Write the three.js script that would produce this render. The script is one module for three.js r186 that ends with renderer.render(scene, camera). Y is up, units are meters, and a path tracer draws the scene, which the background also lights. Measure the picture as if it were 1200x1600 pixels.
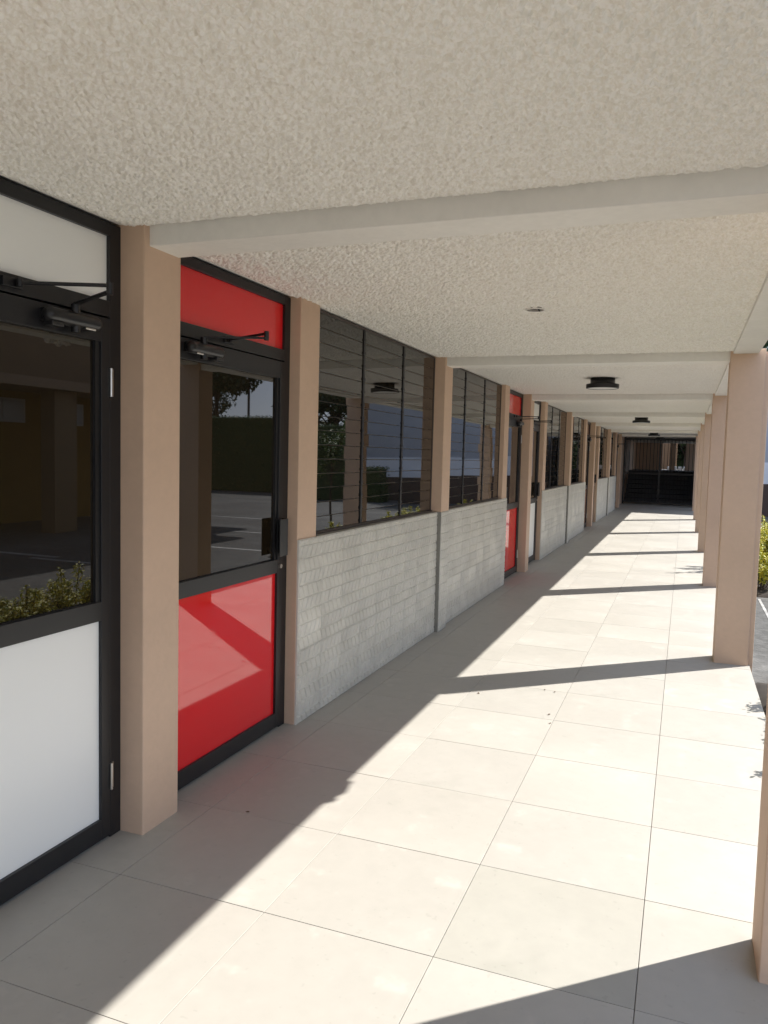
import * as THREE from 'three';
import { RoundedBoxGeometry } from 'three/addons/geometries/RoundedBoxGeometry.js';
import { mergeGeometries } from 'three/addons/utils/BufferGeometryUtils.js';

// ---------------------------------------------------------------- camera, sky, sun, exposure
const scene = new THREE.Scene();
const camera = new THREE.PerspectiveCamera(66.34, 0.75, 0.05, 600);
camera.rotation.order = 'YXZ';
camera.rotation.set(THREE.MathUtils.degToRad(-4.222), THREE.MathUtils.degToRad(20.888), THREE.MathUtils.degToRad(1.447));
camera.position.set(1.857, 1.5586, 2.248);
scene.add(camera);
const SUN = new THREE.Vector3(1.9, 2.385, -1.69).normalize();
{
  // clear late-morning sky: pale at the horizon, blue overhead, a soft brightening round the sun
  const W = 512, H = 256, d = new Float32Array(W * H * 4), v = new THREE.Vector3(), SKY = 0.68;
  for (let y = 0; y < H; y++) for (let x = 0; x < W; x++) {
    const el = ((y + 0.5) / H - 0.5) * Math.PI, az = ((x + 0.5) / W - 0.5) * 2 * Math.PI;
    v.set(Math.cos(el) * Math.cos(az), Math.sin(el), Math.cos(el) * Math.sin(az));
    const h = Math.pow(1 - Math.max(0, v.y), 9), a = Math.acos(Math.min(1, Math.max(-1, v.dot(SUN)))), g = 0.55 * Math.exp(-a * 3.2), i = (y * W + x) * 4;
    const c = [[0.44, 0.88, 1.0], [0.56, 0.94, 0.95], [0.80, 1.0, 0.86]];
    for (let k = 0; k < 3; k++) d[i + k] = SKY * (c[k][0] * (1 - h) + c[k][1] * h + g * c[k][2]);
    d[i + 3] = 1;
  }
  const t = new THREE.DataTexture(d, W, H, THREE.RGBAFormat, THREE.FloatType); t.mapping = THREE.EquirectangularReflectionMapping; t.magFilter = THREE.LinearFilter; t.minFilter = THREE.LinearFilter; t.needsUpdate = true;
  scene.background = t; scene.environment = t;
}
const sun = new THREE.DirectionalLight(new THREE.Color(1.0, 0.965, 0.91), 4.3);
sun.name = 'sun';
sun.position.copy(SUN).multiplyScalar(60).add(new THREE.Vector3(1, 0, -10));
sun.target.position.set(1, 0, -10);
sun.castShadow = true; sun.shadow.mapSize.set(4096, 4096);
Object.assign(sun.shadow.camera, { left: -40, right: 40, top: 40, bottom: -40, near: 1, far: 140 });
scene.add(sun, sun.target);
const renderer = new THREE.WebGLRenderer({ antialias: true });
renderer.setSize(768, 1024);
renderer.shadowMap.enabled = true;
renderer.toneMapping = THREE.LinearToneMapping;
renderer.toneMappingExposure = 2.42;

// ---------------------------------------------------------------- helpers
function rng(seed) { let a = seed >>> 0; return () => { a = (a + 0x6D2B79F5) | 0; let t = Math.imul(a ^ (a >>> 15), 1 | a); t = (t + Math.imul(t ^ (t >>> 7), 61 | t)) ^ t; return ((t ^ (t >>> 14)) >>> 0) / 4294967296; }; }
function noise(seed, P) {              // periodic value noise, P cells a side
  const r = rng(seed), v = new Float32Array(P * P); for (let i = 0; i < v.length; i++) v[i] = r();
  return (x, y) => {
    const xi = Math.floor(x), yi = Math.floor(y); let fx = x - xi, fy = y - yi;
    fx = fx * fx * (3 - 2 * fx); fy = fy * fy * (3 - 2 * fy);
    const m = k => ((k % P) + P) % P, a = m(xi), b = m(xi + 1), c = m(yi) * P, d = m(yi + 1) * P;
    return (v[a + c] * (1 - fx) + v[b + c] * fx) * (1 - fy) + (v[a + d] * (1 - fx) + v[b + d] * fx) * fy;
  };
}
function fbm(seed, P, oct, gain = 0.5) {   // on the unit square, periodic
  const ns = []; for (let o = 0; o < oct; o++) ns.push(noise(seed + o * 17, P << o));
  let tot = 0; for (let o = 0; o < oct; o++) tot += gain ** o;
  return (u, v) => { let s = 0; for (let o = 0; o < oct; o++) s += ns[o](u * (P << o), v * (P << o)) * gain ** o; return s / tot; };
}
const clamp = (x, a = 0, b = 1) => Math.min(b, Math.max(a, x));
const sstep = (a, b, x) => { const t = clamp((x - a) / (b - a)); return t * t * (3 - 2 * t); };
function tex(size, metres, fn, srgb = false) {   // fn(u,v) -> [r,g,b] or number, 0..1
  const d = new Uint8Array(size * size * 4);
  for (let y = 0; y < size; y++) for (let x = 0; x < size; x++) {
    const c = fn(x / size, y / size), i = (y * size + x) * 4;
    if (typeof c === 'number') d[i] = d[i + 1] = d[i + 2] = clamp(c) * 255; else for (let k = 0; k < 3; k++) d[i + k] = clamp(c[k]) * 255;
    d[i + 3] = 255;
  }
  const t = new THREE.DataTexture(d, size, size); t.wrapS = t.wrapT = THREE.RepeatWrapping; t.magFilter = THREE.LinearFilter; t.minFilter = THREE.LinearMipmapLinearFilter; t.generateMipmaps = true;
  t.repeat.set(1 / metres, 1 / metres); if (srgb) t.colorSpace = THREE.SRGBColorSpace; t.needsUpdate = true; return t;
}
const toS = c => c <= 0.0031308 ? 12.92 * c : 1.055 * c ** (1 / 2.4) - 0.055;
const lin = (r, g, b) => new THREE.Color().setRGB(r, g, b);
function mat(r, g, b, rough, extra = {}) { return new THREE.MeshPhysicalMaterial({ color: lin(r, g, b), roughness: rough, ...extra }); }
const used = {};
function numbered(n) { const k = used[n] = (used[n] ?? -1) + 1; return k ? `${n}_${String(k).padStart(3, '0')}` : n; }
function part(name, g, m, parent) { const o = new THREE.Mesh(g, m); o.name = name; o.castShadow = o.receiveShadow = true; parent.add(o); return o; }
function thing(name, label, category, group, pos = [0, 0, 0]) {
  const o = new THREE.Group(); o.name = numbered(name); o.position.set(...pos); o.userData = { label, category }; if (group) o.userData.group = group; scene.add(o); return o;
}
function solo(name, g, m, label, category, group, pos = [0, 0, 0]) {
  const o = new THREE.Mesh(g, m); o.name = numbered(name); o.position.set(...pos); o.castShadow = o.receiveShadow = true; o.userData = { label, category }; if (group) o.userData.group = group; scene.add(o); return o;
}
function struct(name, g, m, label) { const o = g ? new THREE.Mesh(g, m) : new THREE.Group(); o.name = numbered(name); o.userData.kind = 'structure'; if (label) o.userData.label = label; o.castShadow = o.receiveShadow = true; scene.add(o); return o; }
function uvm(g, ox = 0, oy = 0) {       // uv in metres, by the main direction of each face
  const p = g.attributes.position, n = g.attributes.normal, uv = new Float32Array(p.count * 2);
  for (let i = 0; i < p.count; i++) {
    const ax = Math.abs(n.getX(i)), ay = Math.abs(n.getY(i)), az = Math.abs(n.getZ(i)), x = p.getX(i), y = p.getY(i), z = p.getZ(i);
    const [u, v] = ay >= ax && ay >= az ? [x, z] : ax >= az ? [z, y] : [x, y];
    uv[2 * i] = u + ox; uv[2 * i + 1] = v + oy;
  }
  g.setAttribute('uv', new THREE.BufferAttribute(uv, 2)); return g;
}
function bx(x0, x1, y0, y1, z0, z1, r = 0) {    // box between limits, edges rounded by r
  const a = Math.min(x0, x1), b = Math.max(x0, x1), c = Math.min(y0, y1), d = Math.max(y0, y1), e = Math.min(z0, z1), f = Math.max(z0, z1);
  let g = r ? new RoundedBoxGeometry(b - a, d - c, f - e, 2, r) : new THREE.BoxGeometry(b - a, d - c, f - e);
  g = g.index ? g.toNonIndexed() : g;
  g.translate((a + b) / 2, (c + d) / 2, (e + f) / 2); return uvm(g);
}
const join = gs => mergeGeometries(gs.map(g => { const h = g.index ? g.toNonIndexed() : g; for (const k of Object.keys(h.attributes)) if (!['position', 'normal', 'uv'].includes(k)) h.deleteAttribute(k); return h; }));
function rod(a, b, r, seg = 10) {
  const A = new THREE.Vector3(...a), B = new THREE.Vector3(...b), L = A.distanceTo(B), g = new THREE.CylinderGeometry(r, r, L, seg);
  g.applyQuaternion(new THREE.Quaternion().setFromUnitVectors(new THREE.Vector3(0, 1, 0), B.clone().sub(A).normalize())); g.translate((A.x + B.x) / 2, (A.y + B.y) / 2, (A.z + B.z) / 2); return g.toNonIndexed();
}
function flatbar(a, b, w, h) {           // bar from a to b, h tall, w wide
  const A = new THREE.Vector3(...a), B = new THREE.Vector3(...b), L = A.distanceTo(B), g = new RoundedBoxGeometry(w, h, L, 1, Math.min(w, h) * 0.3);
  const m = new THREE.Matrix4().lookAt(A, B, new THREE.Vector3(0, 1, 0)); g.applyMatrix4(m); g.translate((A.x + B.x) / 2, (A.y + B.y) / 2, (A.z + B.z) / 2); return g.index ? g.toNonIndexed() : g;
}

// ---------------------------------------------------------------- surfaces
const cloudA = fbm(3, 4, 6, 0.55), cloudB = fbm(91, 6, 5, 0.6), smear = fbm(55, 9, 5, 0.6), fine = fbm(7, 64, 3, 0.6), broad = fbm(12, 2, 3, 0.5);
const scuff = fbm(58, 22, 4, 0.62), speck = fbm(29, 180, 2, 0.6);
const floorTex = tex(2048, 3.1, (u, v) => {
  const w = u + 0.012 * (cloudB(v, u) - 0.5);
  const c = 0.925 + 0.045 * (cloudA(u, v) - 0.5) + 0.03 * (fine(u, v) - 0.5);
  const s = sstep(0.58, 0.76, scuff(w, v)) * sstep(0.36, 0.60, broad(u, v)) * (0.25 + 0.75 * sstep(0.35, 0.7, fine(u, v))) * 0.055;
  const d = sstep(0.60, 0.74, smear(v + 0.3, w)) * 0.022 + sstep(0.80, 0.9, speck(u, v)) * 0.035;
  return [c + s - d, c + s * 0.98 - d * 0.9, c + s * 0.94 - d];
}, true);
const floorRough = tex(512, 3.1, (u, v) => 0.62 + 0.25 * (cloudA(u, v) - 0.5) + 0.12 * sstep(0.58, 0.74, scuff(u, v)));
const floorMats = [[0.470, 0.445, 0.397], [0.475, 0.45, 0.402], [0.465, 0.44, 0.392], [0.470, 0.447, 0.401], [0.436, 0.418, 0.367]].map(c => mat(...c, 0.78, { map: floorTex, roughnessMap: floorRough, ior: 1.45 }));
const groutMat = mat(0.36, 0.33, 0.285, 0.95);
const paintTex = tex(512, 1.7, (u, v) => { const c = 0.955 + 0.07 * (cloudA(u, v) - 0.5) + 0.03 * (fine(u, v) - 0.5); return [c, c * 0.997, c * 0.99]; }, true);
const paintBump = tex(512, 1.7, (u, v) => 0.5 * cloudB(u, v) + 0.5 * fine(u, v));
const tan = mat(0.69, 0.492, 0.355, 0.62, { map: paintTex, bumpMap: paintBump, bumpScale: 0.0016 });
const cream = mat(0.90, 0.885, 0.835, 0.7, { map: paintTex, bumpMap: paintBump, bumpScale: 0.002 });
const blob = fbm(33, 85, 2, 0.55), blob2 = fbm(77, 40, 3, 0.6);
const stuccoH = (u, v) => { const a = blob(u, v), b = blob2(u, v); return sstep(0.28, 0.72, 0.62 * a + 0.38 * b); };
const stuccoBump = tex(1024, 1.3, stuccoH);
const grit = fbm(444, 180, 3, 0.85);
const stuccoTex = tex(2048, 1.6, (u, v) => { const q = sstep(0.30, 0.68, grit(u, v)), c = 0.948 + 0.052 * q + 0.015 * (cloudA(u, v) - 0.5); return [c, c * (0.99 + 0.008 * q), c * (0.965 + 0.03 * q)]; }, true);
const stucco = mat(0.92, 0.905, 0.86, 0.9, { map: stuccoTex });
const stuccoFar = mat(0.92, 0.905, 0.86, 0.9, { map: stuccoTex, bumpMap: stuccoBump, bumpScale: 0.012 });
const blackMetal = mat(0.012, 0.012, 0.0135, 0.42);
const blackSatin = mat(0.012, 0.012, 0.013, 0.32);
const blackPlastic = mat(0.008, 0.008, 0.009, 0.35);
const bronze = mat(0.075, 0.055, 0.045, 0.45);
const steel = mat(0.62, 0.60, 0.56, 0.3, { metalness: 1 });
const darkGlass = mat(0.016, 0.0115, 0.0065, 0.012, { ior: 1.7 });
const redGlass = mat(0.78, 0.014, 0.018, 1, { ior: 1.62, roughnessMap: tex(256, 0.9, (u, v) => 0.012 + 0.05 * sstep(0.6, 0.85, cloudB(u, v))) });
const whitePanel = mat(0.90, 0.895, 0.85, 0.33, { ior: 1.5 });
const stoneTex = tex(512, 1.1, (u, v) => { const c = 0.90 + 0.16 * (cloudA(u, v) - 0.5) + 0.07 * (cloudB(u, v) - 0.5) + 0.03 * (fine(u, v) - 0.5); return [c, c * 0.997, c * 0.98]; }, true);
const stoneMats = [[0.79, 0.765, 0.705], [0.80, 0.775, 0.715], [0.78, 0.755, 0.695]].map(c => mat(...c, 0.5, { map: stoneTex }));
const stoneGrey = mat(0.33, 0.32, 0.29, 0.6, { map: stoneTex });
const asphaltTex = tex(1024, 4, (u, v) => { const c = 0.78 + 0.35 * (fine(u, v) - 0.5) + 0.35 * (cloudA(u, v) - 0.5); return [c, c, c * 1.0]; }, true);
const asphalt = mat(0.15, 0.147, 0.141, 0.95, { map: asphaltTex, bumpMap: tex(512, 1.2, (u, v) => fine(u, v)), bumpScale: 0.006 });
const linePaint = mat(0.62, 0.61, 0.58, 0.8, { map: asphaltTex });
const soil = mat(0.045, 0.033, 0.024, 1, { map: asphaltTex });

// ---------------------------------------------------------------- dimensions (metres)
const PITCH = 4.04, CW = 0.235, CEIL = 2.41, BEAM = 2.335, FRONT = -0.11;
const zc = k => -0.27 - PITCH * k;                 // the camera-side face of column row k
const ORD = ['nearest', 'second', 'third', 'fourth', 'fifth', 'sixth', 'farthest'];

// ground, courtyard
{
  const g = new THREE.PlaneGeometry(260, 260, 1, 1).rotateX(-Math.PI / 2); g.translate(20, -0.15, -30); uvm(g);
  struct('ground', g, asphalt, 'grey asphalt courtyard and ground');
  const L = [[4.2, 6.9, -9.55, -9.43], [6.6, 9.0, -7.2, -7.09], [7.4, 9.4, -15.1, -15.0], [3.6, 6.6, -12.1, -12.0], [4.2, 6.9, -6.95, -6.85]];
  for (const [a, b, c, d] of L) struct('road_marking', bx(a, b, -0.1495, -0.146, c, d), linePaint, 'white painted line on the asphalt');
  struct('road_marking', bx(2.80, 2.83, -0.1495, -0.146, -8.6, -5.6), linePaint, 'white painted line beside the corridor');
}
// corridor floor: slab with single tiles
{
  const floor = struct('floor', null, null, 'beige porcelain tiled corridor floor');
  part('slab', bx(-0.30, 2.398, -0.15, -0.0115, -30.0, 8.0), groutMat, floor);
  const r = rng(5), X = [[-0.24, 0], [0, 0.6], [0.6, 1.2], [1.2, 1.8], [1.8, 2.4]], cache = {};
  for (let j = -4; j < 46; j++) for (let i = 0; i < 5; i++) {
    const [a, b] = X[i], w = b - a - 0.0022, vv = Math.floor(r() * 10), key = (i === 0 ? 'n' : 'w') + vv;
    if (!cache[key]) { const g = new RoundedBoxGeometry(w, 0.011, 0.5978, 1, 0.0011); cache[key] = uvm(g.index ? g.toNonIndexed() : g, r() * 3.1, r() * 3.1); }
    const m = (i === 3 && j === 0) ? 4 : Math.floor(r() * 4);
    const t = part('floor_tile', cache[key], floorMats[m], floor);
    t.position.set((a + b) / 2, -0.0055 + (r() - 0.5) * 0.0007, -0.6 * j - 0.3); if (r() < 0.5 && i) t.rotation.y = Math.PI;
  }
  part('slab_finish', bx(-0.24, 2.4, -0.0115, -0.0006, 2.402, 8), floorMats[0], floor);
}
// ceiling with sprayed relief: real relief in the two near bays
{
  const x0 = -0.225, x1 = 2.17;
  function relief(z0, z1, step) {
    const nx = Math.round((x1 - x0) / step), nz = Math.round((z0 - z1) / step), pos = new Float32Array((nx + 1) * (nz + 1) * 3), uv = new Float32Array((nx + 1) * (nz + 1) * 2), idx = new Uint32Array(nx * nz * 6);
    const a = noise(101, 512), b = noise(202, 512), c = noise(303, 512);
    let k = 0, q = 0;
    for (let j = 0; j <= nz; j++) for (let i = 0; i <= nx; i++) {
      const x = x0 + (x1 - x0) * i / nx, z = z0 + (z1 - z0) * j / nz;
      const wx = x + 0.003 * c(x * 75, z * 75), wz = z + 0.003 * c(x * 75 + 90, z * 75 + 90);
      const h = 0.60 * a(wx * 105, wz * 105) + 0.28 * b(wx * 170, wz * 170) + 0.16 * c(wx * 42, wz * 42);
      const edge = sstep(0.005, 0.045, x - x0 - 0.008 * a(z * 30, 3)) * sstep(0, 0.03, Math.min(z0 - z, z - z1) + 0.008 * (b(x * 40, 7) - 0.3));
      const hole = sstep(0.055, 0.049, Math.hypot(x - 1.015, z + 2.30));
      const y = CEIL + 0.004 - 0.0125 * sstep(0.16, 0.80, h) * edge * (1 - hole) + 0.0075 * hole;
      pos[3 * k] = x; pos[3 * k + 1] = y; pos[3 * k + 2] = z; uv[2 * k] = x; uv[2 * k + 1] = z; k++;
    }
    for (let j = 0; j < nz; j++) for (let i = 0; i < nx; i++) { const p = j * (nx + 1) + i; idx.set([p, p + 1, p + nx + 1, p + 1, p + nx + 2, p + nx + 1], q); q += 6; }
    const g = new THREE.BufferGeometry(); g.setAttribute('position', new THREE.BufferAttribute(pos, 3)); g.setAttribute('uv', new THREE.BufferAttribute(uv, 2)); g.setIndex(new THREE.BufferAttribute(idx, 1)); g.computeVertexNormals(); return g;
  }
  const ceil = struct('ceiling', null, null, 'off-white ceiling of sprayed rough plaster');
  part('plaster_panel', relief(1.3, zc(0) - 0.031, 0.0042), stucco, ceil);
  part('plaster_panel', relief(zc(0) - 0.224, zc(1) - 0.031, 0.0046), stucco, ceil);
  for (let k = 1; k < 7; k++) { const g = new THREE.PlaneGeometry(x1 - x0, PITCH - 0.193).rotateX(Math.PI / 2); g.translate((x0 + x1) / 2, CEIL, (zc(k) - 0.224 + zc(k + 1) - 0.031) / 2); part('plaster_panel', uvm(g), stuccoFar, ceil); }
  const g = new THREE.PlaneGeometry(x1 - x0, 6.7).rotateX(Math.PI / 2); g.translate((x0 + x1) / 2, CEIL - 0.003, 1.3 + 3.35); part('plaster_panel', uvm(g), stuccoFar, ceil);
  struct('roof', bx(-6.2, 2.315, CEIL + 0.012, 2.78, -37, 8), cream, 'flat concrete roof over the corridor');
}
// edge beam and cross beams
{
  const gs = [bx(2.158, 2.335, 2.384, 2.775, -24.7, 8, 0.006)], r = rng(8);
  for (const [z, s] of [[-2.56, 0.036], [-2.66, 0.045], [-2.75, 0.032]]) { const g = new THREE.IcosahedronGeometry(s, 2); const p = g.attributes.position; for (let i = 0; i < p.count; i++) { const f = 0.8 + 0.35 * Math.sin(p.getX(i) * 190 + z * 50) * Math.cos(p.getZ(i) * 150); p.setXYZ(i, p.getX(i) * f, p.getY(i) * f, p.getZ(i) * f * 1.4); } g.computeVertexNormals(); g.translate(2.325, 2.384, z); gs.push(uvm(g)); }
  solo('edge_beam', join(gs), cream, 'long cream edge beam running along the tops of the outer columns', 'beam');
  for (let k = 0; k < 7; k++) solo('cross_beam', bx(-0.20, 2.17, BEAM, 2.46, zc(k) - 0.032, zc(k) - 0.222, 0.005), cream, `${k === 0 ? 'wide cream ceiling beam nearest to the camera' : ORD[k] + ' cream ceiling beam across the corridor, counted from the camera'}`, 'beam', 'cream beams across the corridor ceiling');
}
// columns
for (let k = 0; k < 7; k++) {
  const near = ['between the white door and the red door', 'between the two nearest louvre windows', 'between the second red door and the second white door', 'between the third and fourth louvre windows', 'fifth along the left wall', 'sixth along the left wall', 'at the far end of the left wall'][k];
  const o = thing('column', `tan painted square column ${near}`, 'column', 'tan columns along the classroom wall', [-0.23, 0, zc(k) - CW / 2]);
  const low = k % 2 ? 1.066 : -0.004;
  part('shaft', bx(-0.16, 0.12, low, 2.45, -CW / 2, CW / 2, 0.006), tan, o);
  if (k % 2) {
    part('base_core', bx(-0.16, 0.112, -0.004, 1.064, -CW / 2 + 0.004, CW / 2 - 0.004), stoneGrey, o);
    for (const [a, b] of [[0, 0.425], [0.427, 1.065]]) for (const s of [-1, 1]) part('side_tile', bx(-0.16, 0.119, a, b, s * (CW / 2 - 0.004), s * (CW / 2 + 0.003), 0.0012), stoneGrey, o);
    o.userData.tiled = true;
  }
  const p = thing('column', k === 0 ? 'tan outer column at the right edge of the photo, nearest to the camera' : `tan outer column, ${ORD[k]} from the camera along the open right side`, 'column', 'tan columns along the open side', [2.2625, 0, zc(k) - CW / 2]);
  part('shaft', bx(-0.1225, 0.1225, -0.004, 2.42, -CW / 2, CW / 2, 0.006), tan, p);
  part('outer_rib', bx(0.118, 0.158, -0.15, 2.40, -CW / 2 + 0.03, CW / 2 - 0.03, 0.004), tan, p);
}
// ---------------------------------------------------------------- relief wall tiles
function tileGeo(w, y0, y1) {            // a moulded tile with rows of slanting ribs; local z 0..-w, y from 0, face towards +x
  const gs = [bx(-0.008, 0, 0.001, y1 - y0 - 0.001, -0.001, -w + 0.001)], P = [], N = [], U = [];
  const clip = (poly, a, v, keepLess) => { const out = []; for (let i = 0; i < poly.length; i++) { const p = poly[i], q = poly[(i + 1) % poly.length], pi = keepLess ? p[a] <= v : p[a] >= v, qi = keepLess ? q[a] <= v : q[a] >= v; if (pi) out.push(p); if (pi !== qi) { const t = (v - p[a]) / (q[a] - p[a]); out.push([p[0] + (q[0] - p[0]) * t, p[1] + (q[1] - p[1]) * t]); } } return out; };
  const area = p => { let s = 0; for (let i = 0; i < p.length; i++) { const a = p[i], b = p[(i + 1) % p.length]; s += a[0] * b[1] - b[0] * a[1]; } return s / 2; };
  const inset = (p, d) => { const n = p.length, L = []; for (let i = 0; i < n; i++) { const a = p[i], b = p[(i + 1) % n], l = Math.hypot(b[0] - a[0], b[1] - a[1]) || 1e-9, nx = -(b[1] - a[1]) / l, ny = (b[0] - a[0]) / l; L.push([nx, ny, nx * a[0] + ny * a[1] + d]); } const out = []; for (let i = 0; i < n; i++) { const a = L[(i + n - 1) % n], b = L[i], D = a[0] * b[1] - a[1] * b[0]; if (Math.abs(D) < 1e-6) return null; out.push([(a[2] * b[1] - b[2] * a[1]) / D, (a[0] * b[2] - b[0] * a[2]) / D]); } return area(out) > 0 ? out : null; };
  const tri = (a, b, c) => { const e = [b[0] - a[0], b[1] - a[1], b[2] - a[2]], f = [c[0] - a[0], c[1] - a[1], c[2] - a[2]], n = [e[1] * f[2] - e[2] * f[1], e[2] * f[0] - e[0] * f[2], e[0] * f[1] - e[1] * f[0]], l = Math.hypot(...n) || 1; for (const v of [a, b, c]) { P.push(...v); N.push(n[0] / l, n[1] / l, n[2] / l); U.push(v[2], v[1]); } };
  const ROW = 0.0755, RW = 0.06, SL = 0.036;
  for (let row = -1; row < 15; row++) {
    const ya = 1.03 - ROW * row, yb = ya + ROW, dir = row % 2 ? 1 : -1;       // [ya, yb]
    for (let c = -2; c < 8; c++) {
      const s = c * RW + 0.011 * ((row * 7) % 3);
      let poly = [[s, ya], [s + RW, ya], [s + RW + dir * SL, yb], [s + dir * SL, yb]];
      poly = clip(clip(clip(clip(poly, 0, 0.001, false), 0, w - 0.001, true), 1, y0 + 0.001, false), 1, y1 - 0.001, true);
      if (poly.length < 3 || area(poly) < 1.2e-4) continue;
      const base = inset(poly, 0.0022), top = base && inset(poly, 0.0075); if (!top || area(top) < 2e-5) continue;
      const T = top.map(p => [0.0062, p[1] - y0, -p[0]]), B = base.map(p => [0, p[1] - y0, -p[0]]);
      for (let i = 1; i < T.length - 1; i++) tri(T[0], T[i], T[i + 1]);
      for (let i = 0; i < T.length; i++) { const j = (i + 1) % T.length; tri(B[i], B[j], T[j]); tri(B[i], T[j], T[i]); }
    }
  }
  const g = new THREE.BufferGeometry(); g.setAttribute('position', new THREE.Float32BufferAttribute(P, 3)); g.setAttribute('normal', new THREE.Float32BufferAttribute(N, 3)); g.setAttribute('uv', new THREE.Float32BufferAttribute(U, 2));
  gs.push(g); return join(gs);
}
const TILE = {}, tileR = rng(21);
function tileRun(parent, zStart, len, x) {    // tiles from zStart towards -z
  for (let s = 0; s < len - 0.01; s += 0.3) {
    const w = Math.min(0.3, len - s);
    for (const [a, b] of [[0, 0.426], [0.426, 1.065]]) {
      const v = Math.floor(tileR() * 3), key = `${w.toFixed(3)}_${a}_${v}`;
      if (!TILE[key]) { const g = tileGeo(w, a, b), uv = g.attributes.uv, ou = tileR() * 1.1, ov = tileR() * 1.1; for (let i = 0; i < uv.count; i++) uv.setXY(i, uv.getX(i) + ou, uv.getY(i) + ov); TILE[key] = g; }
      const t = part('wall_tile', TILE[key], stoneMats[Math.floor(tileR() * 3)], parent); t.position.set(x, a, zStart - s);
    }
  }
}
for (const o of scene.children.slice()) if (o.userData.tiled) { tileRun(o, CW / 2, CW, 0.121); delete o.userData.tiled; }

// ---------------------------------------------------------------- bays: doors, pilasters, windows, tiled dados
const dark = { red: redGlass, white: whitePanel, brown: mat(0.16, 0.075, 0.055, 0.08) };
function makeDoor(zh, dir, colour, label) {           // hinge-side jamb at zh, leaf running along dir * z
  const o = thing('door', label, 'door', 'glazed doors along the corridor', [-0.22, 0, zh]);
  const B = (s0, s1, y0, y1, x0, x1, r = 0) => bx(x0, x1, y0, y1, dir * s0, dir * s1, r), W = 1.165, M = dark[colour];
  part('door_frame', join([B(0, 0.062, 0, 2.405, -0.06, 0, 0.002), B(W - 0.062, W, 0, 2.405, -0.06, 0, 0.002), B(0.0615, W - 0.0615, 2.358, 2.4045, -0.0595, -0.0005, 0.002), B(0.0615, W - 0.0615, 2.053, 2.114, -0.0595, -0.0005, 0.002)]), blackMetal, o);
  const tp = part('transom_panel', B(0.055, W - 0.055, 2.108, 2.364, -0.03, -0.016), M, o); tp.userData.label = `${colour} glossy panel over the door`;
  const leaf = part('door_leaf', join([B(0.066, 0.114, 0.012, 2.046, -0.045, 0.004, 0.002), B(W - 0.114, W - 0.066, 0.012, 2.046, -0.045, 0.004, 0.002), B(0.1135, W - 0.1135, 1.956, 2.0455, -0.0445, 0.0035, 0.002), B(0.1135, W - 0.1135, 0.889, 0.964, -0.0445, 0.0035, 0.002), B(0.1135, W - 0.1135, 0.0125, 0.094, -0.0445, 0.0035, 0.002), B(0.112, 0.138, 0.962, 1.958, -0.04, -0.004), B(W - 0.138, W - 0.112, 0.962, 1.958, -0.04, -0.004)]), blackMetal, o);
  part('glass_pane', B(0.13, W - 0.13, 0.958, 1.962, -0.024, -0.016), darkGlass, leaf);
  const lp = part('lower_panel', B(0.108, W - 0.108, 0.088, 0.895, -0.022, -0.011), M, leaf); lp.userData.label = `${colour} panel in the lower half of the door`;
  const cyl = new THREE.CylinderGeometry(0.012, 0.012, 0.012, 16).rotateZ(Math.PI / 2).translate(0.009, 0.925, dir * (W - 0.09)); part('lock', cyl, steel, leaf);
  part('pull_handle', join([B(W - 0.16, W - 0.068, 0.985, 1.19, 0.036, 0.042, 0.002), B(W - 0.075, W - 0.069, 0.985, 1.19, 0.003, 0.0365, 0.002), B(W - 0.105, W - 0.095, 1.0, 1.03, 0.0035, 0.038), B(W - 0.105, W - 0.095, 1.14, 1.17, 0.0035, 0.038)]), blackPlastic, leaf);
  for (const y of [0.2, 1.752]) part('hinge', join([rod([0.008, y, dir * 0.064], [0.008, y + 0.108, dir * 0.064], 0.0065), B(0.045, 0.062, y + 0.002, y + 0.106, 0, 0.0025)]), steel, o);
  // overhead closer: tube body on the leaf, two arms folding out over the corridor
  const R = 0.027, c = part('closer_body', join([new THREE.CapsuleGeometry(R, 0.215, 6, 16).rotateX(Math.PI / 2).translate(0.034, 2.006, dir * 0.292).toNonIndexed(), B(0.17, 0.415, 1.985, 2.028, 0.002, 0.03, 0.003), rod([0.034, 1.962, dir * 0.28], [0.034, 2.06, dir * 0.28], 0.016, 14), B(0.355, 0.41, 1.968, 1.985, 0.012, 0.055, 0.004)]), blackSatin, o);
  part('adjuster', rod([0.05, 1.982, dir * 0.20], [0.05, 1.982, dir * 0.25], 0.0045), steel, c);
  part('main_arm', join([flatbar([0.034, 2.062, dir * 0.28], [0.285, 2.068, dir * 0.40], 0.022, 0.008), rod([0.285, 2.058, dir * 0.40], [0.285, 2.098, dir * 0.40], 0.011, 12)]), blackPlastic, c);
  part('forearm', join([rod([0.285, 2.088, dir * 0.40], [0.022, 2.086, dir * 0.52], 0.0065, 8), B(0.49, 0.575, 2.07, 2.10, 0.0, 0.012, 0.002), rod([0.024, 2.074, dir * 0.52], [0.024, 2.098, dir * 0.52], 0.010, 10)]), blackPlastic, c);
  return o;
}
const glassVar = [[0.012, 0.010, 0.007], [0.010, 0.0085, 0.006], [0.014, 0.0115, 0.008]].map(c => mat(...c, 0.012, { ior: 1.85 }));
const bladeG = {};
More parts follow.
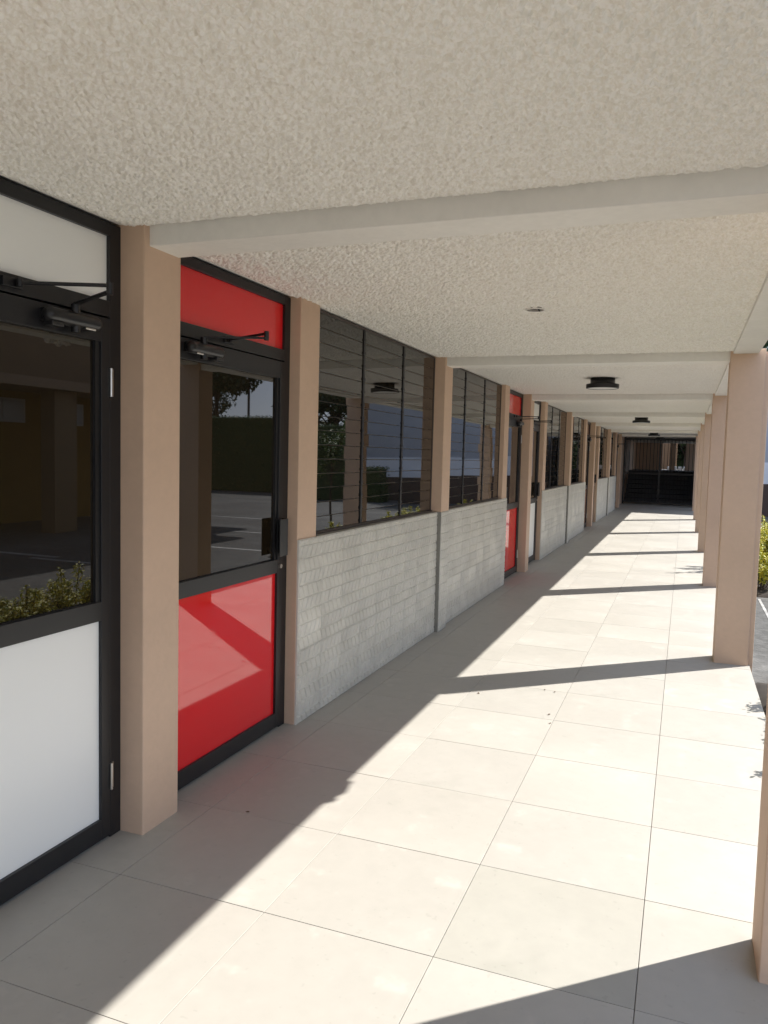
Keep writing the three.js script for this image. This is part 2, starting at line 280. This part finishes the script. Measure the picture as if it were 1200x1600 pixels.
function makeWindow(z0, z1, label, seed) {             // from z0 (camera side) to z1
  const o = thing('louvre_window', label, 'window', 'louvre windows along the corridor', [-0.2, 1.066, z0]), L = z0 - z1, H = CEIL - 0.006 - 1.066, r = rng(seed);
  part('window_frame', join([bx(-0.05, 0.004, 0, 0.016, 0, -L, 0.002), bx(-0.05, -0.004, H - 0.014, H, 0, -L, 0.002), bx(-0.05, -0.004, 0.015, H - 0.013, 0, -0.014, 0.002), bx(-0.05, -0.004, 0.015, H - 0.013, -L + 0.014, -L, 0.002)]), bronze, o);
  for (const q of [1, 2]) part('mullion', bx(-0.05, -0.003, 0.015, H - 0.013, -L * q / 3 + 0.014, -L * q / 3 - 0.014, 0.0015), blackPlastic, o);
  const n = 15, p = (H - 0.031) / n, sec = L / 3;
  for (let q = 0; q < 3; q++) for (let i = 0; i < n; i++) {
    const w = sec - 0.034, key = w.toFixed(3); if (!bladeG[key]) { const g = new RoundedBoxGeometry(0.005, p - 0.0028, w, 1, 0.0012); bladeG[key] = uvm(g.index ? g.toNonIndexed() : g); }
    const b = part('louvre_blade', bladeG[key], glassVar[Math.floor(r() * 3)], o);
    b.position.set(-0.012, 0.0165 + p * (i + 0.5), -sec * (q + 0.5)); b.rotation.z = 0.009 + (r() - 0.5) * 0.012; b.rotation.y = (r() - 0.5) * 0.003;
  }
  for (const q of [1, 2]) { const gs = []; for (let i = 0; i < n; i++) gs.push(bx(-0.0062, -0.0005, 0.0165 + p * i + 0.012, 0.0165 + p * i + 0.03, -L * q / 3 - 0.018, -L * q / 3 + 0.018, 0.001)); part('blade_clips', join(gs), blackMetal, o).userData.kind = 'stuff'; }
  return o;
}
const winNames = ['first louvre window from the camera, beside the large red door', 'second louvre window from the camera, past the tile-based column', 'third louvre window from the camera, after the second white door', 'fourth louvre window from the camera', 'fifth louvre window from the camera, far down the wall', 'farthest louvre window on the left wall'];
for (let k = -1; k < 6; k++) {
  const zs = zc(k) - CW, ze = zc(k + 1), even = k % 2 === 0;          // bay from zs down to ze
  const colour = ['white', 'red', 'red', 'white', 'brown', 'white', 'brown'][k + 1];
  const dn = ['white panelled glass door at the left edge, nearest to the camera', 'large red panelled glass door beside the nearest louvre window', 'second red panelled glass door, past the second louvre window', 'narrowly seen white panelled door beyond the second red door', 'dark brown panelled door far down the wall, past the fourth louvre window', 'white panelled door beyond the fifth column, its black handle showing', 'last door on the left wall, beside the farthest column'][k + 1];
  const dw = 1.165, pw = 0.24;
  let pz0, pz1, w0, w1;
  if (even) { makeDoor(zs, -1, colour, dn); pz0 = zs - dw; pz1 = pz0 - pw; w0 = pz1; w1 = ze; }
  else { makeDoor(ze, 1, colour, dn); pz1 = ze + dw; pz0 = pz1 + pw; w0 = zs; w1 = pz0; }
  const edge = k < 0;
  solo('pilaster', bx(-0.15, 0.075, (edge ? 0 : 0), 2.45, -pw / 2, pw / 2, 0.005), tan, `slim tan pilaster between ${['the near wall and the white door', 'the large red door and the first louvre window', 'the second louvre window and the second red door', 'the second white door and the third louvre window', 'the fourth louvre window and its door', 'the far white door and the fifth louvre window', 'the farthest louvre window and the last door'][k + 1]}`, 'pilaster', 'slim tan pilasters along the wall', [-0.23, 0, (pz0 + pz1) / 2]);
  if (edge) { struct('wall', bx(-0.35, -0.17, 0, 2.45, 8, pz0 - 0.001), tan, 'tan wall beside the camera'); continue; }
  makeWindow(w0 - 0.0005, w1 + 0.0005, winNames[k], 300 + k);
  const a = even ? pz0 - 0.006 : w0, b = even ? w1 : pz1 + 0.006;
  const d = thing('tiled_wall', `${['pale grey relief-tiled low wall under the first louvre window', 'pale grey relief-tiled low wall under the second louvre window', 'pale grey relief-tiled low wall under the third louvre window', 'pale grey relief-tiled low wall under the fourth louvre window', 'pale grey relief-tiled low wall under the fifth louvre window', 'pale grey relief-tiled low wall under the farthest louvre window'][k]}`, 'wall', 'relief-tiled low walls', [-0.145, 0, a]);
  part('wall_core', bx(-0.16, -0.010, 0, 1.0635, -0.002, -(a - b) + 0.002), groutMat, d);
  part('end_trim', bx(-0.10, -0.002, 0, 1.064, even ? 0.004 : b - a - 0.004, even ? -0.0005 : b - a + 0.0005), stoneMats[1], d);
  tileRun(d, -0.001, a - b - 0.002, -0.0015);
}
struct('interior_wall', bx(-6.2, -0.36, 0, CEIL + 0.02, -30, 8), tan, 'dark room side behind the glass');

// ---------------------------------------------------------------- ceiling fittings
function lampAt(x, z, label) {
  const o = thing('ceiling_lamp', label, 'ceiling lamp', 'round black ceiling lamps', [x, CEIL + 0.004, z]);
  part('housing', new THREE.LatheGeometry([[0, 0], [0.125, 0], [0.125, -0.055], [0.13, -0.062], [0.165, -0.068], [0.168, -0.072], [0.168, -0.108], [0.164, -0.113], [0.15, -0.113], [0.15, -0.109]].map(p => new THREE.Vector2(...p)), 40), blackSatin, o);
  part('diffuser', new THREE.CircleGeometry(0.151, 36).rotateX(Math.PI / 2).translate(0, -0.1095, 0), mat(0.7, 0.7, 0.68, 0.5), o);
}
lampAt(1.01, -6.3, 'round black ceiling lamp nearest to the camera, unlit');
lampAt(1.01, -14.1, 'second round black ceiling lamp from the camera, unlit');
lampAt(0.95, -22.6, 'third round black ceiling lamp from the camera, unlit');
lampAt(1.02, -26.4, 'farthest round black ceiling lamp, in the shaded end');
{
  const o = thing('ceiling_hole', 'open round fixture hole in the ceiling of the second bay', 'hole', null, [1.015, CEIL, -2.30]);
  part('rim', new THREE.TorusGeometry(0.053, 0.005, 8, 36).scale(1, 1, 0.8).rotateX(Math.PI / 2).translate(0, -0.008, 0), cream, o);
  part('box_plate', new THREE.CylinderGeometry(0.0525, 0.0525, 0.003, 32).translate(0, 0.004, 0), mat(0.07, 0.06, 0.045, 0.9), o);
  part('cable_stub', rod([0.01, 0.003, 0.016], [0.022, -0.012, -0.014], 0.004), blackPlastic, o);
  solo('cover_plate', new THREE.CylinderGeometry(0.09, 0.09, 0.014, 32), cream, 'white round cover plate on the ceiling beside the second lamp', 'cover plate', null, [0.72, CEIL - 0.006, -13.5]);
}

// ---------------------------------------------------------------- far end: gate, steps, passage and the court behind
{
  struct('passage_wall', bx(-0.6, -0.36, -0.15, 2.45, -37, -29.9), tan, 'shaded wall of the passage');
  struct('passage_wall', bx(-0.359, -0.22, 0, 2.45, -30.2, zc(6) - CW), tan, 'shaded wall at the end of the corridor');
  struct('ceiling_end', bx(-0.36, 2.6, CEIL - 0.005, CEIL + 0.011, -37, zc(6) - 4.0), cream, 'shaded ceiling of the passage');
  const gate = thing('metal_gate', 'dark barred metal gate closing the far end of the corridor', 'gate', null, [1.02, 0, -27.3]);
  part('gate_frame', join([bx(-1.24, -1.18, 0, 2.4, -0.03, 0.03), bx(1.18, 1.24, 0, 2.4, -0.03, 0.03), bx(-1.18, 1.18, 2.30, 2.36, -0.028, 0.028), bx(-1.18, 1.18, 0.06, 0.11, -0.028, 0.028), bx(-1.18, 1.18, 1.08, 1.13, -0.028, 0.028), bx(-0.03, 0.03, 0.11, 2.30, -0.027, 0.027)]), blackMetal, gate);
  for (let i = 0; i < 20; i++) if (i !== 10) part('bar', rod([-1.18 + 0.118 * i + 0.02, 0.11, 0], [-1.18 + 0.118 * i + 0.02, 2.30, 0], 0.009, 6), blackMetal, gate);
  const st = thing('stairs', 'dark steps rising behind the barred gate', 'stairs', null, [1.1, 0, -28.6]);
  const stepM = mat(0.06, 0.06, 0.062, 0.8);
  for (let i = 0; i < 7; i++) part('step', bx(-1.45, 1.5, i ? 0.165 * i : 0, 0.165 * (i + 1) - 0.002, -0.3 * i, -0.3 * i - 0.345 - (i === 6 ? 0.5 : 0), 0.006), stepM, st);
  struct('upper_terrace', bx(-6, 2.6, -0.15, 1.15, -60, -31.2), mat(0.22, 0.21, 0.2, 0.9, { map: asphaltTex }), 'raised ground behind the steps');
  struct('passage_wall', bx(-0.36, 0.85, 1.15, 2.45, -37, -36.8), tan, 'shaded end wall of the passage');
  struct('passage_wall', bx(1.85, 2.6, 1.15, 2.45, -37, -36.8), tan, 'shaded end wall piece by the opening');
  struct('passage_wall', bx(1.17, 1.42, 1.15, 2.45, -37, -36.8), tan, 'shaded pier in the passage opening');
  solo('garden_wall', bx(-1.6, 1.25, 0, 3.0, -0.15, 0.15, 0.01), mat(0.26, 0.15, 0.08, 0.8, { map: paintTex }), 'sunlit tan wall seen through the gate', 'wall', null, [0.2, 1.15, -41]);
  for (let i = 0; i < 5; i++) solo('stone_block', new RoundedBoxGeometry(0.2, 0.16, 0.2, 2, 0.02), cream, `small white block in the sunlit row behind the gate, ${['leftmost', 'second from left', 'middle one', 'second from right', 'rightmost'][i]}`, 'block', 'white blocks behind the gate', [1.15 + 0.245 * i, 1.235, -38.2]);
}

// ---------------------------------------------------------------- planting
function leafSet(n, seed, where, size, cols, stretch = 2.0) {      // small folded leaves; where(r) -> [x,y,z, up-tilt]
  const r = rng(seed), P = [], N = [], C = [], U = [], q = new THREE.Quaternion(), e = new THREE.Euler(), v = new THREE.Vector3();
  for (let i = 0; i < n; i++) {
    const at = where(r), s = size * (0.6 + 0.8 * r()), c = cols[Math.floor(r() * cols.length)], f = 0.75 + 0.5 * r();
    e.set((r() - 0.3) * 1.9, r() * 6.283, (r() - 0.5) * 1.4, 'YXZ'); q.setFromEuler(e);
    const pts = [[0, 0, 0], [0.5, 0.12, stretch * 0.5], [0, 0, stretch * 0.55], [-0.5, 0.12, stretch * 0.5], [0, -0.12, stretch]].map(p => v.set(...p).multiplyScalar(s).applyQuaternion(q).toArray().map((w, k) => w + at[k]));
    for (const t of [[0, 1, 2], [0, 2, 3], [2, 1, 4], [3, 2, 4]]) {
      const [a, b, d] = t.map(k => pts[k]), nn = new THREE.Vector3(b[0] - a[0], b[1] - a[1], b[2] - a[2]).cross(new THREE.Vector3(d[0] - a[0], d[1] - a[1], d[2] - a[2])).normalize();
      for (const w of [a, b, d]) { P.push(...w); N.push(nn.x, nn.y, nn.z); C.push(c[0] * f, c[1] * f, c[2] * f); U.push(0, 0); }
    }
  }
  const g = new THREE.BufferGeometry(); g.setAttribute('position', new THREE.Float32BufferAttribute(P, 3)); g.setAttribute('normal', new THREE.Float32BufferAttribute(N, 3)); g.setAttribute('color', new THREE.Float32BufferAttribute(C, 3)); return g;
}
const leafMat = new THREE.MeshPhysicalMaterial({ color: 0xffffff, vertexColors: true, roughness: 0.6, side: THREE.DoubleSide, transmission: 0.3, thickness: 0 });
const leafDark = new THREE.MeshPhysicalMaterial({ color: 0xffffff, vertexColors: true, roughness: 0.75, side: THREE.DoubleSide });
const bark = mat(0.07, 0.05, 0.035, 0.95);
const GOLD = [[0.52, 0.48, 0.025], [0.60, 0.53, 0.03], [0.40, 0.42, 0.025], [0.26, 0.32, 0.025], [0.66, 0.56, 0.035]];
function shrubGeo(seed, R, H, n) {
  const r0 = rng(seed), tips = [], stems = [];
  for (let i = 0; i < 34; i++) { const a = r0() * 6.283, d = R * Math.sqrt(r0()), h = H * (0.55 + 0.5 * r0()) * (1 - 0.35 * (d / R) ** 2); const b = [Math.cos(a) * d * 0.3, 0, Math.sin(a) * d * 0.3], t = [Math.cos(a) * d, h, Math.sin(a) * d]; tips.push([b, t]); stems.push(rod(b, t, 0.004, 5)); }
  const fol = leafSet(n, seed + 1, r => { const [b, t] = tips[Math.floor(r() * tips.length)], f = 0.25 + 0.75 * Math.sqrt(r()), j = 0.035; return [b[0] + (t[0] - b[0]) * f + (r() - 0.5) * j * 2, b[1] + (t[1] - b[1]) * f + (r() - 0.3) * j, b[2] + (t[2] - b[2]) * f + (r() - 0.5) * j * 2]; }, 0.019, GOLD, 2.0);
  return [fol, join(stems)];
}
{
  const V = [shrubGeo(400, 0.32, 0.47, 4200), shrubGeo(500, 0.34, 0.60, 4000), shrubGeo(600, 0.3, 0.5, 3000), shrubGeo(700, 0.2, 0.4, 700)];
  const S = [[2.78, -0.4, 0, 0.3], [2.74, -1.05, 3, 1.2], [2.72, -1.6, 3, 2.2], [2.76, -2.2, 0, 0.9], [2.80, -2.75, 0, 4], [2.84, -3.3, 1, 3], [2.78, -3.75, 3, 5], [2.86, -9.2, 1, 1.7], [2.82, -9.9, 0, 0.2], [2.90, -10.8, 3, 2.9], [2.82, -11.6, 0, 4.4], [2.85, -12.4, 0, 2], [2.9, -14.2, 1, 3], [2.85, -15.6, 0, 5.4], [2.9, -17.5, 1, 0.6], [3.26, -12.9, 1, 1.1], [3.34, -13.7, 1, 2.7], [3.42, -14.6, 1, 0.4], [3.5, -15.6, 1, 3.6]];
  S.forEach(([x, z, v, a], i) => {
    const o = thing('golden_shrub', `yellow-green leafy shrub in the planting strip, ${['first', 'second', 'third', 'fourth', 'fifth', 'sixth', 'seventh', 'eighth', 'ninth', 'tenth', 'eleventh', 'twelfth', 'thirteenth', 'fourteenth', 'fifteenth', 'outer row first', 'outer row second', 'outer row third', 'outer row fourth'][i]} from the camera`, 'shrub', 'yellow-green shrubs beside the corridor', [x, -0.115, z]);
    o.rotation.y = a; part('foliage', V[v][0], leafMat, o); part('stems', V[v][1], bark, o);
  });
  for (const [z0, z1] of [[3, -4.35], [-8.75, -22]]) {
    const L = z0 - z1, g = new THREE.PlaneGeometry((z0 < 0 ? 1.5 : 0.86), L, 16, Math.round(L * 14)).rotateX(-Math.PI / 2), p = g.attributes.position, n = noise(66, 64);
    for (let i = 0; i < p.count; i++) { const hw = z0 < 0 ? 0.75 : 0.43, e = Math.min(hw - Math.abs(p.getX(i)), L / 2 - Math.abs(p.getZ(i))); p.setY(i, -0.154 + Math.min(1, e / 0.06) * (0.035 + 0.03 * n(p.getX(i) * 14 + 30, p.getZ(i) * 14 + 30))); }
    g.translate(z0 < 0 ? 3.155 : 2.835, 0, (z0 + z1) / 2); g.computeVertexNormals(); struct('soil', uvm(g), soil, 'dark planting soil beside the corridor');
  }
}
// hedges, trees
const GREEN = [[0.035, 0.075, 0.018], [0.05, 0.10, 0.022], [0.025, 0.055, 0.015], [0.07, 0.12, 0.03]];
function hedge(x0, x1, z0, z1, h, label, seed) {
  const o = thing('hedge', label, 'hedge', null, [(x0 + x1) / 2, -0.15, (z0 + z1) / 2]), a = (x1 - x0) / 2, b = Math.abs(z1 - z0) / 2;
  part('branch_mass', bx(-a + 0.12, a - 0.12, 0, h - 0.12, -b + 0.12, b - 0.12, 0.05), mat(0.035, 0.06, 0.018, 1), o);
  const A = 2 * (a + b) * h * 2 + 4 * a * b;
  part('foliage', leafSet(Math.round(Math.min(9000, A * 170)), seed, r => { const q = r(); const j = (r() - 0.5) * 0.16; if (q < 0.2) return [(r() * 2 - 1) * a, h - 0.08 + j * 0.6, (r() * 2 - 1) * b]; if (q < 0.66) return [(r() * 2 - 1) * a, r() * h, (r() < 0.85 ? 1 : -1) * (b - 0.09) + j]; return [(r() < 0.6 ? -1 : 1) * (a - 0.09) + j, r() * h, (r() * 2 - 1) * b]; }, 0.045, GREEN, 1.8), leafDark, o);
}
hedge(10.2, 19, -26.2, -27.6, 3.2, 'tall dark clipped hedge across the court, mirrored in the red door', 801);
hedge(7.9, 9.0, -24.2, -25.2, 1.45, 'low clipped hedge before the far pale wing', 802);
hedge(-4, 6, -46, -47.2, 5.2, 'green hedge closing the court behind the far gate', 803);
function tree(x, z, H, R, label, seed) {
  const o = thing('tree', label, 'tree', 'trees around the courtyard', [x, -0.15, z]), r0 = rng(seed), limbs = [], cl = [];
  const trunk = new THREE.CylinderGeometry(0.09, 0.17, H * 0.55, 9).translate(0, H * 0.275, 0).toNonIndexed();
  for (let i = 0; i < 9; i++) { const a = i * 2.4 + r0(), e = [Math.cos(a) * R * (0.4 + 0.5 * r0()), H * (0.55 + 0.4 * r0()), Math.sin(a) * R * (0.4 + 0.5 * r0())]; limbs.push(rod([0, H * (0.35 + 0.2 * r0()), 0], e, 0.035, 6)); cl.push([...e, R * (0.34 + 0.25 * r0())]); }
  for (let i = 0; i < 14; i++) { const a = r0() * 6.283, d = R * Math.sqrt(r0()) * 0.85; cl.push([Math.cos(a) * d, H * (0.5 + 0.48 * r0()), Math.sin(a) * d, R * (0.25 + 0.25 * r0())]); }
  part('trunk', join([trunk, ...limbs]), bark, o);
  part('crown', leafSet(15000, seed + 3, r => { const c = cl[Math.floor(r() * cl.length)], a = r() * 6.283, u = r() * 2 - 1, d = c[3] * Math.cbrt(0.25 + 0.75 * r()), s = Math.sqrt(1 - u * u); return [c[0] + Math.cos(a) * s * d, c[1] + u * d * 0.8, c[2] + Math.sin(a) * s * d]; }, 0.14, GREEN, 1.5), leafMat, o);
}
tree(12.6, -30.5, 7.2, 2.6, 'dark leafy tree behind the left of the tall hedge', 901);
tree(21.0, -33.6, 9.0, 2.6, 'dark leafy tree behind the outer end of the tall hedge', 902);
tree(10.4, -32, 6.6, 2.3, 'leafy tree beside the far end of the pale wing', 903);
tree(25.5, -37, 8.6, 3.0, 'distant tree farthest out to the right of the hedge', 904);
tree(4.6, -37.5, 8.4, 2.7, 'leafy tree rising behind the roof of the pale wing', 905);
tree(7.6, -38, 8.8, 2.6, 'leafy tree behind the right half of the pale wing', 906);
tree(1.9, -45, 4.6, 1.9, 'sunlit tree seen through the far gate', 907);
{
  const o = thing('young_tree', 'slender young tree beside the planting strip, mirrored in the first window', 'tree', null, [3.95, -0.15, -11.3]), r0 = rng(77), tips = [], gs = [rod([0, 0, 0], [0.03, 1.6, 0.02], 0.022, 8)];
  for (let i = 0; i < 26; i++) { const a = r0() * 6.283, d = 0.25 + 0.45 * r0(), b = [0.03, 1.2 + 0.4 * r0(), 0.02], t = [Math.cos(a) * d, 1.65 + 1.0 * r0(), Math.sin(a) * d]; tips.push([b, t]); gs.push(rod(b, t, 0.005, 5)); }
  part('trunk', join(gs), bark, o);
  part('crown', leafSet(2200, 78, r => { const [b, t] = tips[Math.floor(r() * tips.length)], f = 0.4 + 0.65 * r(); return [0, 1, 2].map(k => b[k] + (t[k] - b[k]) * f + (r() - 0.5) * 0.08); }, 0.03, [[0.07, 0.13, 0.02], [0.10, 0.17, 0.025], [0.05, 0.10, 0.02]], 2.4), leafMat, o);
}
// lamp post by the hedge
solo('utility_pole', rod([0, 0, 0], [0, 7.5, 0], 0.07, 10), mat(0.05, 0.05, 0.055, 0.7), 'slim dark utility pole beside the trees', 'pole', null, [20.6, -0.15, -36.2]);

// small dry leaves blown onto the tiles
{
  const spots = [[0.66, -2.72, 'in the column shadow crossing the floor'], [1.05, -2.99, 'at the sunny edge of the column shadow'], [1.12, -2.97, 'just right of another at the shadow edge'], [1.16, -2.49, 'on the sunlit tiles before the shadow band'], [1.19, -2.33, 'on the sunlit tiles, nearest of the pair'], [1.33, -7.55, 'in the second column shadow'], [1.42, -7.5, 'right one in the second column shadow'], [0.17, -0.62, 'in the shade before the red door']], r = rng(71), m = mat(0.09, 0.055, 0.03, 0.9), v = [];
  for (let k = 0; k < 3; k++) { const n = 9, P = [0, 0.004, 0], I = []; for (let i = 0; i < n; i++) { const a = i / n * 6.283, q = 0.010 + 0.009 * r(); P.push(Math.cos(a) * q * 1.5, 0.001 + 0.009 * r(), Math.sin(a) * q * 0.7); I.push(0, 1 + (i + 1) % n, 1 + i); } const g = new THREE.BufferGeometry(); g.setAttribute('position', new THREE.Float32BufferAttribute(P, 3)); g.setIndex(I); g.computeVertexNormals(); v.push(g); }
  spots.forEach(([x, z, t], i) => { const o = solo('dry_leaf', v[i % 3], new THREE.MeshPhysicalMaterial({ color: m.color, roughness: 0.9, side: THREE.DoubleSide }), `tiny dry curled leaf ${t}`, 'leaf', 'dry leaves on the floor', [x, 0.0004, z]); o.rotation.y = r() * 6; o.scale.setScalar(0.55); });
}

// ---------------------------------------------------------------- pale wing across the end and the ochre building over the court
{
  const o = thing('pale_wing', 'pale building wing across the end of the courtyard with a brown dado', 'building', null, [6.0, -0.15, -26]);
  part('wall', bx(-3.4, 3.3, 0, 4.75, -8, 0), mat(0.40, 0.42, 0.46, 0.8, { map: paintTex }), o);
  part('dado', bx(-3.4, 3.3, 0, 1.05, 0.0, 0.05, 0.005), mat(0.10, 0.065, 0.05, 0.8, { map: paintTex }), o);
  const rf = part('roof', bx(-3.42, 3.6, 4.75, 5.0, -8.3, 0.25, 0.01), cream, o);
  part('pale_band', bx(-3.4, 3.3, 1.05, 1.75, 0.0, 0.03, 0.004), mat(0.78, 0.80, 0.84, 0.7, { map: paintTex }), o);
  const b = thing('ochre_building', 'ochre classroom building across the court, mirrored in the white door', 'building', null, [9.0, -0.15, -7]);
  const och = mat(0.42, 0.25, 0.055, 0.8, { map: paintTex });
  part('wall', bx(2.4, 7, 0, 2.95, -7.6, 6.0), och, b);
  part('upper_wall', bx(1.2, 7, 2.95, 5.3, -7.6, 6.0), mat(0.30, 0.20, 0.12, 0.85, { map: paintTex }), b);
  part('roof', bx(1.0, 7.2, 5.3, 5.5, -7.9, 6.2, 0.01), cream, b);
  part('eave_slab', bx(-0.15, 1.199, 2.78, 2.96, -7.7, 6.1, 0.005), mat(0.42, 0.29, 0.19, 0.8, { map: paintTex }), b);
  for (const z of [-6.4, -3.0, 1.4]) part('post', bx(0.1, 0.45, 0, 2.8, z - 0.3, z + 0.3, 0.01), mat(0.34, 0.23, 0.13, 0.8, { map: paintTex }), b);
  for (let i = 0; i < 6; i++) { const w = part('window', bx(2.36, 2.42, 2.2, 2.72, -6.0 + 1.8 * i, -4.7 + 1.8 * i, 0.004), mat(0.7, 0.7, 0.7, 0.6), b); for (const o of [0.05, 0.68]) part('pane', bx(2.345, 2.37, 2.25, 2.67, -6.0 + o + 1.8 * i, -6.0 + o + 0.57 + 1.8 * i), mat(0.6, 0.62, 0.65, 0.15), w); }
  part('door', bx(2.35, 2.41, 0, 2.05, -1.2, -0.2, 0.004), mat(0.12, 0.06, 0.03, 0.6), b);
}
renderer.render(scene, camera);
